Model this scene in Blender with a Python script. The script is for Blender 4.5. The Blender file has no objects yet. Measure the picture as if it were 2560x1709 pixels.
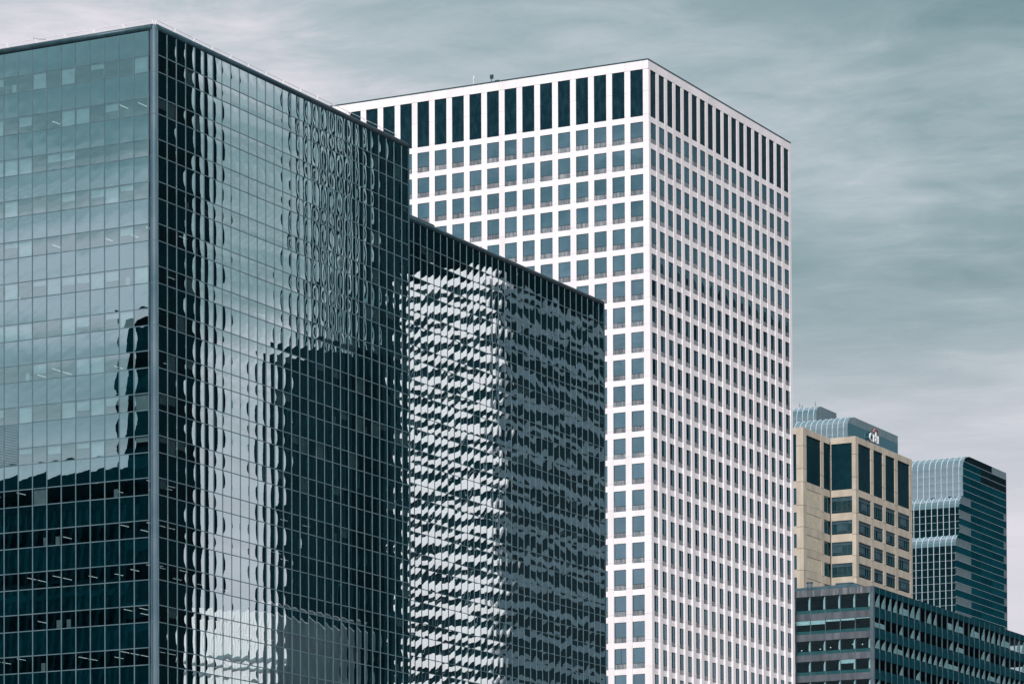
import bpy, math, random
from mathutils import Matrix, Vector

# ------------------------------------------------------------------ camera, world, sun, exposure
# World frame: X and Y run along the two street directions, Z is up, metres.
random.seed(7)
sc = bpy.context.scene
COL = sc.collection
ZC = 10.0                                   # eye height above the ground
TH, PITCH, ROLL = math.radians(27.423), 0.0252, -0.0041
F_PX, CX, CY = 9045.27, 1280.0, 2499.72     # focal length and principal point for a 2560 px wide frame

S_, C_ = math.sin(TH), math.cos(TH)
fwd0, right0, up0 = Vector((C_, S_, 0)), Vector((S_, -C_, 0)), Vector((0, 0, 1))
vdir = fwd0 * math.cos(PITCH) + up0 * math.sin(PITCH)
vup = up0 * math.cos(PITCH) - fwd0 * math.sin(PITCH)
rc = right0 * math.cos(ROLL) + vup * math.sin(ROLL)
uc = vup * math.cos(ROLL) - right0 * math.sin(ROLL)
cam = bpy.data.cameras.new('camera')
camo = bpy.data.objects.new('camera', cam)
COL.objects.link(camo)
camo.matrix_world = Matrix(((rc.x, uc.x, -vdir.x, 0), (rc.y, uc.y, -vdir.y, 0), (rc.z, uc.z, -vdir.z, ZC), (0, 0, 0, 1)))
cam.sensor_width = 36.0
cam.sensor_fit = 'HORIZONTAL'
cam.lens = F_PX / 2560.0 * 36.0
cam.shift_y = (CY - 854.5) / 2560.0
cam.clip_start = 1.0
cam.clip_end = 20000.0
sc.camera = camo

SUN_H = (-0.925, -0.380)                    # horizontal direction towards the sun
SUN_EL = math.radians(44)
world = bpy.data.worlds.new('World')
sc.world = world
world.use_nodes = True
nt = world.node_tree
for n in list(nt.nodes): nt.nodes.remove(n)
def N(t, **k):
    n = nt.nodes.new(t)
    for a, v in k.items(): setattr(n, a, v)
    return n
L = nt.links.new
tc = N('ShaderNodeTexCoord')
sep = N('ShaderNodeSeparateXYZ'); L(tc.outputs['Generated'], sep.inputs[0])
zc = N('ShaderNodeMath', operation='MAXIMUM'); L(sep.outputs[2], zc.inputs[0]); zc.inputs[1].default_value = 0.04
dx = N('ShaderNodeMath', operation='DIVIDE'); L(sep.outputs[0], dx.inputs[0]); L(zc.outputs[0], dx.inputs[1])
dy = N('ShaderNodeMath', operation='DIVIDE'); L(sep.outputs[1], dy.inputs[0]); L(zc.outputs[0], dy.inputs[1])
cmb = N('ShaderNodeCombineXYZ'); L(dx.outputs[0], cmb.inputs[0]); L(dy.outputs[0], cmb.inputs[1])
mp = N('ShaderNodeMapping'); L(cmb.outputs[0], mp.inputs[0])
mp.inputs['Rotation'].default_value = (0, 0, math.radians(-44)); mp.inputs['Scale'].default_value = (0.95, 0.75, 1)
mp.inputs['Location'].default_value = (-0.557, -27.80, 2.864)
n1 = N('ShaderNodeTexNoise'); L(mp.outputs[0], n1.inputs['Vector'])
n1.inputs['Scale'].default_value = 0.5; n1.inputs['Detail'].default_value = 3; n1.inputs['Roughness'].default_value = 0.5; n1.inputs['Distortion'].default_value = 0.4
n2 = N('ShaderNodeTexNoise'); L(mp.outputs[0], n2.inputs['Vector'])
n2.inputs['Scale'].default_value = 2.0; n2.inputs['Detail'].default_value = 12; n2.inputs['Roughness'].default_value = 0.60; n2.inputs['Distortion'].default_value = 0.25
mixn = N('ShaderNodeMath', operation='MULTIPLY_ADD'); L(n2.outputs[0], mixn.inputs[0]); mixn.inputs[1].default_value = 0.44
m1 = N('ShaderNodeMath', operation='MULTIPLY'); L(n1.outputs[0], m1.inputs[0]); m1.inputs[1].default_value = 0.41
n3 = N('ShaderNodeTexNoise'); L(mp.outputs[0], n3.inputs['Vector'])
n3.inputs['Scale'].default_value = 7.5; n3.inputs['Detail'].default_value = 10; n3.inputs['Roughness'].default_value = 0.62; n3.inputs['Distortion'].default_value = 0.8
m3 = N('ShaderNodeMath', operation='MULTIPLY_ADD'); L(n3.outputs[0], m3.inputs[0]); m3.inputs[1].default_value = 0.16; L(m1.outputs[0], m3.inputs[2])
L(m3.outputs[0], mixn.inputs[2])
ramp = N('ShaderNodeValToRGB'); L(mixn.outputs[0], ramp.inputs[0])
cr = ramp.color_ramp
cr.elements[0].position = 0.342; cr.elements[0].color = (0.165, 0.262, 0.290, 1)
cr.elements[1].position = 0.618; cr.elements[1].color = (0.780, 0.725, 0.790, 1)
e = cr.elements.new(0.452); e.color = (0.275, 0.372, 0.402, 1)
e = cr.elements.new(0.535); e.color = (0.440, 0.505, 0.545, 1)
# paler towards the horizon
hz = N('ShaderNodeMapRange'); L(sep.outputs[2], hz.inputs[0])
hz.inputs[1].default_value = 0.135; hz.inputs[2].default_value = 0.232; hz.inputs[3].default_value = 0.88; hz.inputs[4].default_value = 0.0
hz.interpolation_type = 'SMOOTHSTEP'
mixh = N('ShaderNodeMix', data_type='RGBA'); L(hz.outputs[0], mixh.inputs[0]); L(ramp.outputs[0], mixh.inputs[6]); mixh.inputs[7].default_value = (0.700, 0.665, 0.735, 1)
up10 = N('ShaderNodeVectorMath', operation='SCALE'); L(mixh.outputs[2], up10.inputs[0]); up10.inputs['Scale'].default_value = 10.0
sky = N('ShaderNodeTexSky'); sky.sky_type = 'NISHITA'; sky.sun_disc = False
sky.sun_elevation = SUN_EL; sky.sun_rotation = math.atan2(SUN_H[0], SUN_H[1])
sky.air_density = 1.5; sky.dust_density = 3.0
mixs = N('ShaderNodeMix', data_type='RGBA'); mixs.inputs[0].default_value = 0.93
L(sky.outputs[0], mixs.inputs[6]); L(up10.outputs[0], mixs.inputs[7])
bg = N('ShaderNodeBackground'); L(mixs.outputs[2], bg.inputs[0]); bg.inputs[1].default_value = 0.1
wo = N('ShaderNodeOutputWorld'); L(bg.outputs[0], wo.inputs[0])

sun = bpy.data.lights.new('sun', 'SUN')
sun.energy = 3.7; sun.angle = math.radians(0.8); sun.color = (1.0, 0.955, 0.93)
suno = bpy.data.objects.new('sun', sun); COL.objects.link(suno)
h = math.hypot(*SUN_H)
to_sun = Vector((SUN_H[0] / h * math.cos(SUN_EL), SUN_H[1] / h * math.cos(SUN_EL), math.sin(SUN_EL)))
suno.rotation_euler = to_sun.to_track_quat('Z', 'Y').to_euler()
suno.location = (0, 0, 400)
sc.view_settings.view_transform = 'Standard'
sc.view_settings.look = 'None'
sc.view_settings.exposure = 0.12
sc.view_settings.gamma = 1.0
sc.cycles.max_bounces = 8
sc.cycles.transparent_max_bounces = 12

# ------------------------------------------------------------------ materials
def new_mat(name):
    m = bpy.data.materials.new(name); m.use_nodes = True
    t = m.node_tree
    for n in list(t.nodes): t.nodes.remove(n)
    o = t.nodes.new('ShaderNodeOutputMaterial')
    return m, t, o

def noise_col(t, c0, c1, scale, detail=5, stretch=(1, 1, 1), lo=0.35, hi=0.65, coord='Object', dist=0.0):
    tcn = t.nodes.new('ShaderNodeTexCoord'); mpn = t.nodes.new('ShaderNodeMapping')
    t.links.new(tcn.outputs[coord], mpn.inputs[0]); mpn.inputs['Scale'].default_value = stretch
    nz = t.nodes.new('ShaderNodeTexNoise'); t.links.new(mpn.outputs[0], nz.inputs['Vector'])
    nz.inputs['Scale'].default_value = scale; nz.inputs['Detail'].default_value = detail; nz.inputs['Distortion'].default_value = dist
    r = t.nodes.new('ShaderNodeValToRGB'); t.links.new(nz.outputs[0], r.inputs[0])
    r.color_ramp.elements[0].position = lo; r.color_ramp.elements[0].color = (*c0, 1)
    r.color_ramp.elements[1].position = hi; r.color_ramp.elements[1].color = (*c1, 1)
    return r.outputs[0], nz.outputs[0]

def mat_solid(name, c0, c1, scale=0.6, rough=0.7, metal=0.0, stretch=(1, 1, 1), bump=0.0, spec=0.3, world_space=True, lo=0.35, hi=0.65, vary=0.0):
    m, t, o = new_mat(name)
    b = t.nodes.new('ShaderNodeBsdfPrincipled')
    col, fac = noise_col(t, c0, c1, scale, 6, stretch, lo, hi)
    if world_space:
        g = t.nodes.new('ShaderNodeNewGeometry')
        for n in t.nodes:
            if n.type == 'MAPPING': t.links.new(g.outputs['Position'], n.inputs[0])
    if vary > 0:
        oi = t.nodes.new('ShaderNodeObjectInfo'); hs = t.nodes.new('ShaderNodeHueSaturation')
        mr = t.nodes.new('ShaderNodeMapRange'); t.links.new(oi.outputs['Random'], mr.inputs[0])
        mr.inputs[3].default_value = 1 - vary; mr.inputs[4].default_value = 1 + vary
        t.links.new(mr.outputs[0], hs.inputs['Value']); t.links.new(col, hs.inputs['Color']); col = hs.outputs[0]
    t.links.new(col, b.inputs['Base Color'])
    b.inputs['Roughness'].default_value = rough; b.inputs['Metallic'].default_value = metal
    b.inputs['Specular IOR Level'].default_value = spec
    if bump > 0:
        bp = t.nodes.new('ShaderNodeBump'); bp.inputs['Strength'].default_value = bump; bp.inputs['Distance'].default_value = 0.02
        t.links.new(fac, bp.inputs['Height']); t.links.new(bp.outputs[0], b.inputs['Normal'])
    t.links.new(b.outputs[0], o.inputs[0])
    return m

def mat_glass(name, tint, base0, base1, f0, f1, see=0.0, see_tint=(0.7, 0.88, 0.9), wob=0.0, wscale=0.7, rough=0.0, grain=0.0, vary=0.25, graze=None, bscale=2.2):
    """coated glazing: mirror part changes towards grazing view; the rest is a dark body or clear glass"""
    m, t, o = new_mat(name)
    lw = t.nodes.new('ShaderNodeLayerWeight'); lw.inputs[0].default_value = 0.5
    mr = t.nodes.new('ShaderNodeMapRange'); t.links.new(lw.outputs['Facing'], mr.inputs[0])
    mr.inputs[1].default_value = 0.0; mr.inputs[2].default_value = 1.0; mr.inputs[3].default_value = f0; mr.inputs[4].default_value = f1
    gl = t.nodes.new('ShaderNodeBsdfGlossy'); gl.inputs['Color'].default_value = (*tint, 1); gl.inputs['Roughness'].default_value = rough
    if graze is not None:                                     # the coating's colour washes out towards grazing view
        mt_ = t.nodes.new('ShaderNodeMapRange'); t.links.new(lw.outputs['Facing'], mt_.inputs[0]); mt_.inputs[1].default_value = 0.0; mt_.inputs[2].default_value = 0.62
        mc = t.nodes.new('ShaderNodeMix'); mc.data_type = 'RGBA'; t.links.new(mt_.outputs[0], mc.inputs[0])
        mc.inputs[6].default_value = (*tint, 1); mc.inputs[7].default_value = (*graze, 1); t.links.new(mc.outputs[2], gl.inputs['Color'])
    if see > 0:
        body = t.nodes.new('ShaderNodeBsdfTransparent'); body.inputs[0].default_value = (*[c * see for c in see_tint], 1)
    else:
        body = t.nodes.new('ShaderNodeBsdfDiffuse')
        col, _ = noise_col(t, base0, base1, bscale, 6, (1, 1, 0.5))
        g = t.nodes.new('ShaderNodeNewGeometry')
        for n in t.nodes:
            if n.type == 'MAPPING': t.links.new(g.outputs['Position'], n.inputs[0])
        oi = t.nodes.new('ShaderNodeObjectInfo'); hs = t.nodes.new('ShaderNodeHueSaturation')
        m2 = t.nodes.new('ShaderNodeMapRange'); t.links.new(oi.outputs['Random'], m2.inputs[0]); m2.inputs[3].default_value = 1 - vary; m2.inputs[4].default_value = 1 + vary
        t.links.new(m2.outputs[0], hs.inputs['Value']); t.links.new(col, hs.inputs['Color'])
        t.links.new(hs.outputs[0], body.inputs[0])
    if wob > 0:
        g2 = t.nodes.new('ShaderNodeNewGeometry')
        nz = t.nodes.new('ShaderNodeTexNoise'); t.links.new(g2.outputs['Position'], nz.inputs['Vector'])
        nz.inputs['Scale'].default_value = wscale; nz.inputs['Detail'].default_value = 1.5
        bp = t.nodes.new('ShaderNodeBump'); bp.inputs['Strength'].default_value = 1.0; bp.inputs['Distance'].default_value = wob
        t.links.new(nz.outputs[0], bp.inputs['Height']); t.links.new(bp.outputs[0], gl.inputs['Normal'])
    mx = t.nodes.new('ShaderNodeMixShader')
    t.links.new(mr.outputs[0], mx.inputs[0]); t.links.new(body.outputs[0], mx.inputs[1]); t.links.new(gl.outputs[0], mx.inputs[2])
    t.links.new(mx.outputs[0], o.inputs[0])
    return m

def mat_emit(name, col, s):
    m, t, o = new_mat(name)
    e = t.nodes.new('ShaderNodeEmission'); e.inputs[0].default_value = (*col, 1); e.inputs[1].default_value = s
    t.links.new(e.outputs[0], o.inputs[0]); return m

M = {}
M['spandrel'] = mat_glass('spandrel_glass', (0.50, 0.86, 0.92), (0.0003, 0.0125, 0.0185), (0.0010, 0.020, 0.028), 0.43, 1.12, graze=(0.90, 0.965, 0.97), wob=0.0009, wscale=0.9)
M['vision'] = mat_glass('vision_glass', (0.54, 0.88, 0.93), (0, 0, 0), (0, 0, 0), 0.37, 1.12, graze=(0.91, 0.965, 0.97), see=0.95, wob=0.0009, wscale=0.9)
M['mullion'] = mat_solid('mullion_metal', (0.070, 0.128, 0.155), (0.108, 0.172, 0.200), 0.8, 0.5, 0.0, spec=0.3)
M['coping'] = mat_solid('coping_metal', (0.014, 0.048, 0.064), (0.030, 0.072, 0.092), 1.2, 0.45, 0.3, spec=0.4)
M['column'] = mat_solid('column_metal', (0.12, 0.20, 0.25), (0.21, 0.29, 0.34), 0.25, 0.30, 0.85, spec=0.5)
M['interior'] = mat_solid('dark_interior', (0.002, 0.034, 0.046), (0.004, 0.046, 0.060), 0.3, 0.9)
M['ceiling'] = mat_solid('ceiling_tile', (0.025, 0.085, 0.105), (0.045, 0.115, 0.135), 0.5, 0.9)
M['blind'] = mat_solid('blind_fabric', (0.42, 0.46, 0.48), (0.56, 0.59, 0.61), 0.8, 0.9)
M['lamp'] = mat_emit('lamp_tube', (0.95, 1.0, 1.0), 1.0)
M['rail'] = mat_solid('white_rail', (0.80, 0.76, 0.78), (0.86, 0.82, 0.84), 1.0, 0.5)
M['white'] = mat_solid('white_cladding', (0.790, 0.742, 0.762), (0.872, 0.826, 0.848), 0.5, 0.65, stretch=(1, 1, 0.12), bump=0.05, vary=0.035, lo=0.3, hi=0.6)
M['wglass'] = mat_glass('tower_glass', (0.46, 0.72, 0.84), (0.004, 0.030, 0.046), (0.036, 0.068, 0.090), 0.40, 0.10, vary=0.5, bscale=0.45, wob=0.0022, wscale=0.6)  # mirror part falls at grazing: dark side reflections put into the glass
M['wframe'] = mat_solid('dark_frame', (0.018, 0.040, 0.048), (0.03, 0.055, 0.064), 1.0, 0.5)
M['sill'] = mat_solid('stained_sill_panel', (0.105, 0.135, 0.155), (0.33, 0.33, 0.35), 1.6, 0.45, stretch=(2.2, 2.2, 0.35), spec=0.4, lo=0.38, hi=0.72, vary=0.2)
M['roofedge'] = mat_solid('dark_roof_edge', (0.02, 0.06, 0.07), (0.035, 0.08, 0.09), 1.0, 0.5)
M['beige'] = mat_solid('beige_concrete', (0.440, 0.382, 0.312), (0.555, 0.488, 0.405), 0.5, 0.85, stretch=(1, 1, 0.35), bump=0.15, vary=0.05)
M['ochre'] = mat_solid('rough_ochre_panel', (0.465, 0.415, 0.320), (0.57, 0.515, 0.41), 1.8, 0.9, bump=0.3, vary=0.03)
M['eglass'] = mat_glass('beige_tower_glass', (0.5, 0.8, 0.9), (0.006, 0.026, 0.034), (0.012, 0.045, 0.055), 0.08, 0.30, wob=0.003, wscale=0.5)
M['slate'] = mat_solid('slate_metal', (0.032, 0.078, 0.104), (0.056, 0.108, 0.136), 0.8, 0.5, 0.2)
M['fglass'] = mat_glass('far_glass', (0.66, 0.86, 0.92), (0.004, 0.026, 0.034), (0.008, 0.036, 0.046), 0.46, 0.95, wob=0.004, wscale=0.4)
M['fdark'] = mat_glass('far_dark_glass', (0.5, 0.8, 0.88), (0.002, 0.046, 0.066), (0.006, 0.066, 0.090), 0.07, 0.22, wob=0.003, wscale=0.4)
M['fpale'] = mat_solid('pale_grey_panel', (0.10, 0.165, 0.195), (0.145, 0.215, 0.25), 0.7, 0.45, stretch=(1.5, 1.5, 0.1), spec=0.5)
M['freflect'] = mat_solid('reflection_toned_panel', (0.060, 0.110, 0.135), (0.095, 0.150, 0.175), 0.7, 0.4, spec=0.5)  # paler tone stands for a reflection on the dark side glass
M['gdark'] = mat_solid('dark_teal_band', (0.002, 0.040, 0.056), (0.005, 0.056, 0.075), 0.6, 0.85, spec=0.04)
M['rib'] = mat_solid('white_rib', (0.55, 0.60, 0.64), (0.64, 0.68, 0.72), 1.0, 0.45)
M['line'] = mat_solid('pale_band_line', (0.20, 0.29, 0.33), (0.26, 0.35, 0.39), 1.0, 0.45)
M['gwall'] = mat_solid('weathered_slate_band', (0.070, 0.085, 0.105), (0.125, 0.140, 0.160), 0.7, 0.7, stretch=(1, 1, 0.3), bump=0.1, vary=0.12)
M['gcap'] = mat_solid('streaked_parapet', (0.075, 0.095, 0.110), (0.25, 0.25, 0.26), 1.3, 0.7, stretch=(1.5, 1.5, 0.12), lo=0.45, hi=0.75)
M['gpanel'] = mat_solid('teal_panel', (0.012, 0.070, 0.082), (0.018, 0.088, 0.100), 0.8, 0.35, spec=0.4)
M['gglass'] = mat_glass('block_glass', (0.6, 0.85, 0.92), (0, 0, 0), (0, 0, 0), 0.04, 0.20, see=0.96, see_tint=(0.84, 0.95, 0.96), wob=0.003, wscale=0.5)
M['curtain'] = mat_solid('pale_curtain', (0.56, 0.62, 0.64), (0.72, 0.76, 0.77), 1.4, 0.9)
M['gmull'] = mat_solid('grey_mullion', (0.060, 0.095, 0.118), (0.105, 0.140, 0.162), 0.8, 0.6, 0.0)
M['signwhite'] = mat_solid('sign_white', (0.82, 0.82, 0.84), (0.86, 0.86, 0.88), 1.0, 0.4)
M['signred'] = mat_solid('sign_red', (0.42, 0.17, 0.15), (0.48, 0.20, 0.18), 1.0, 0.4)
M['ground'] = mat_solid('ground_concrete', (0.16, 0.17, 0.18), (0.24, 0.24, 0.25), 0.05, 0.9)
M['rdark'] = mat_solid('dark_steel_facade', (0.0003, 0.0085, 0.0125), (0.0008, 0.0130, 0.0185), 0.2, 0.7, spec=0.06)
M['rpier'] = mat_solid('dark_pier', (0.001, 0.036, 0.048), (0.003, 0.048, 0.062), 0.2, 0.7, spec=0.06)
M['rwhite'] = mat_solid('white_concrete_band', (0.80, 0.76, 0.78), (0.86, 0.82, 0.84), 0.3, 0.7)
M['rgrey'] = mat_solid('grey_concrete', (0.12, 0.17, 0.19), (0.19, 0.24, 0.26), 0.15, 0.8)
M['rpale'] = mat_solid('pale_glazing', (0.09, 0.17, 0.20), (0.34, 0.45, 0.48), 0.25, 0.5, stretch=(1, 1, 0.3), lo=0.4, hi=0.6)
M['rshade'] = mat_solid('shade_band', (0.20, 0.30, 0.35), (0.28, 0.38, 0.43), 0.3, 0.7)  # darker tone stands for white bands in shade
M['rglass'] = mat_glass('opposite_glass', (0.5, 0.75, 0.8), (0.0005, 0.009, 0.013), (0.0015, 0.016, 0.022), 0.015, 0.05)

def louvre_mat():
    m, t, o = new_mat('louvre_blades')
    b = t.nodes.new('ShaderNodeBsdfPrincipled')
    col, fac = noise_col(t, (0.001, 0.026, 0.040), (0.016, 0.060, 0.082), 1.4, 6, (1, 1, 0.5), 0.42, 0.85)
    g = t.nodes.new('ShaderNodeNewGeometry')
    for n in t.nodes:
        if n.type == 'MAPPING': t.links.new(g.outputs['Position'], n.inputs[0])
    t.links.new(col, b.inputs['Base Color']); b.inputs['Roughness'].default_value = 0.6; b.inputs['Specular IOR Level'].default_value = 0.12
    w = t.nodes.new('ShaderNodeTexWave'); w.bands_direction = 'Z'; w.inputs['Scale'].default_value = 3.2
    t.links.new(g.outputs['Position'], w.inputs['Vector'])
    bp = t.nodes.new('ShaderNodeBump'); bp.inputs['Strength'].default_value = 0.9; bp.inputs['Distance'].default_value = 0.05
    t.links.new(w.outputs[0], bp.inputs['Height']); t.links.new(bp.outputs[0], b.inputs['Normal'])
    t.links.new(b.outputs[0], o.inputs[0]); return m
M['louvre'] = louvre_mat()
M['elouvre'] = mat_solid('dark_louvre', (0.0005, 0.020, 0.030), (0.002, 0.030, 0.042), 0.6, 0.7, spec=0.1)

# ------------------------------------------------------------------ mesh helpers
BOXF = [(0, 3, 2, 1), (4, 5, 6, 7), (0, 1, 5, 4), (1, 2, 6, 5), (2, 3, 7, 6), (3, 0, 4, 7)]
class MB:
    def __init__(s): s.v = []; s.f = []
    def add(s, vs, fs):
        b = len(s.v); s.v += [tuple(q) for q in vs]; s.f += [tuple(b + i for i in f) for f in fs]; return s
    def box(s, x0, x1, y0, y1, z0, z1):
        return s.add([(x0, y0, z0), (x1, y0, z0), (x1, y1, z0), (x0, y1, z0), (x0, y0, z1), (x1, y0, z1), (x1, y1, z1), (x0, y1, z1)], BOXF)
    def hexa(s, p): return s.add(p, BOXF)
    def tube(s, a, b, r, n=10, caps=True):
        a, b = Vector(a), Vector(b); d = (b - a).normalized()
        u = d.orthogonal().normalized(); w = d.cross(u)
        vs = []
        for c in (a, b):
            for i in range(n):
                t = 2 * math.pi * i / n; vs.append(c + u * (r * math.cos(t)) + w * (r * math.sin(t)))
        fs = [(i, (i + 1) % n, n + (i + 1) % n, n + i) for i in range(n)]
        if caps: fs += [tuple(range(n - 1, -1, -1)), tuple(range(n, 2 * n))]
        return s.add(vs, fs)
    def prism(s, poly, lo, hi, axis):
        """extrude a 2-D polygon along an axis; axis 'y': poly in (x,z); axis 'x': poly in (y,z); axis 'z': poly in (x,y)"""
        n = len(poly); vs = []
        for q in (lo, hi):
            for (a, b) in poly: vs.append({'y': (a, q, b), 'x': (q, a, b), 'z': (a, b, q)}[axis])
        fs = [tuple(range(n)), tuple(range(2 * n - 1, n - 1, -1))] + [(i, n + i, n + (i + 1) % n, (i + 1) % n) for i in range(n)]
        return s.add(vs, fs)
    def mesh(s, name, m, smooth=False):
        me = bpy.data.meshes.new(name); me.from_pydata(s.v, [], s.f)
        me.materials.append(m)
        if smooth: me.polygons.foreach_set('use_smooth', [True] * len(me.polygons))
        me.update(); return me
    def build(s, name, m, parent=None, smooth=False, loc=None):
        return link(name, s.mesh(name, m, smooth), parent, loc)

def link(name, me, parent=None, loc=None, rot=None):
    o = bpy.data.objects.new(name, me); COL.objects.link(o)
    if parent is not None: o.parent = parent
    if loc is not None: o.location = loc
    if rot is not None: o.rotation_euler = rot
    return o

def smooth_by_angle(o):
    for p in o.data.polygons: p.use_smooth = len(p.vertices) == 4

def thing(name, loc, label, cat, group=None):
    o = bpy.data.objects.new(name, None); COL.objects.link(o); o.location = loc
    o['label'] = label; o['category'] = cat
    if group: o['group'] = group
    return o
def tag(o, label, cat, group=None):
    o['label'] = label; o['category'] = cat
    if group: o['group'] = group
    return o

def project(x, y, z):
    """pixel in the 2560 wide frame (only used to choose which pieces show largest)"""
    v = Vector((x, y, z - ZC)); d = v.dot(vdir)
    return CX + v.dot(rc) / d * F_PX, CY - v.dot(uc) / d * F_PX

# ------------------------------------------------------------------ ground
g = MB(); g.add([(-6000, -6000, 0), (9000, -6000, 0), (9000, 9000, 0), (-6000, 9000, 0)], [(0, 1, 2, 3)])
g = g.build('ground', M['ground']); g['kind'] = 'structure'

# ------------------------------------------------------------------ wavy panes
NU, NV = 4, 6
def pane_points(w, hgt, ah, av, tw, sk, cu=0.0, cv=0.0):
    pts = []
    for j in range(NV + 1):
        for i in range(NU + 1):
            u = -1 + 2 * i / NU; v = -1 + 2 * j / NV
            d = ah * (1 - (u - cu) ** 2) * (1 - 0.75 * (v - cv) ** 2) + av * (1 - (v - cv) ** 2) + tw * u * v + sk * (u ** 3 - u) 
            pts.append((u * w / 2, -d, v * hgt / 2))
    return pts
PF = [(j * (NU + 1) + i, j * (NU + 1) + i + 1, (j + 1) * (NU + 1) + i + 1, (j + 1) * (NU + 1) + i) for j in range(NV) for i in range(NU)]

class PaneSet:
    def __init__(s, w, hgt, mat, name, amp, seed, loose=1.0):
        r = random.Random(seed); s.var = []; s.mat = mat; s.name = name
        for k in range(20):
            ah, av, tw, sk = amp
            pts = pane_points(w, hgt, ah * (1 + loose * r.uniform(-0.6, 0.5)), av * (0.8 + loose * r.uniform(-1.0, 0.9)), tw * (0.9 + loose * r.uniform(-0.8, 0.8)), sk * r.uniform(-1.5, 1.5), loose * r.uniform(-0.3, 0.3), loose * r.uniform(-0.35, 0.35))
            me = bpy.data.meshes.new(name); me.from_pydata(pts, [], PF); me.materials.append(mat)
            me.polygons.foreach_set('use_smooth', [True] * len(me.polygons)); me.update()
            s.var.append((pts, me))
        s.r = r; s.rest = MB(); s.jobs = []
    def put(s, loc, rz, area):
        s.jobs.append((area, loc, rz, s.r.randrange(20), s.r.gauss(0, 0.0006), s.r.gauss(0, 0.0007)))

def finish_panes(sets, parent, limit=300):
    """the panes that show largest are parts of their own, the rest one joined part"""
    groups = {}
    for s in sets: groups.setdefault(s.name, []).append(s)
    for nm, ss in groups.items():
        jobs = [(j, s) for s in ss for j in s.jobs]
        jobs.sort(key=lambda q: -q[0][0])
        rest = MB(); mat = ss[0].mat
        for k, (j, s) in enumerate(jobs):
            area, loc, rz, vi, tx, tz = j
            if k < limit:
                link(nm, s.var[vi][1], parent, loc, (tx, 0, rz + tz))
            else:
                R = Matrix.Translation(loc) @ Matrix.Rotation(rz + tz, 4, 'Z') @ Matrix.Rotation(tx, 4, 'X')
                rest.add([R @ Vector(q) for q in s.var[vi][0]], PF)
        if rest.v:
            o = rest.build('remaining_' + nm + 's', mat, parent, True); o['kind'] = 'stuff'

FL = 3.9
TALL, SHORT = 2.33, 1.57
NFL = 17

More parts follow.
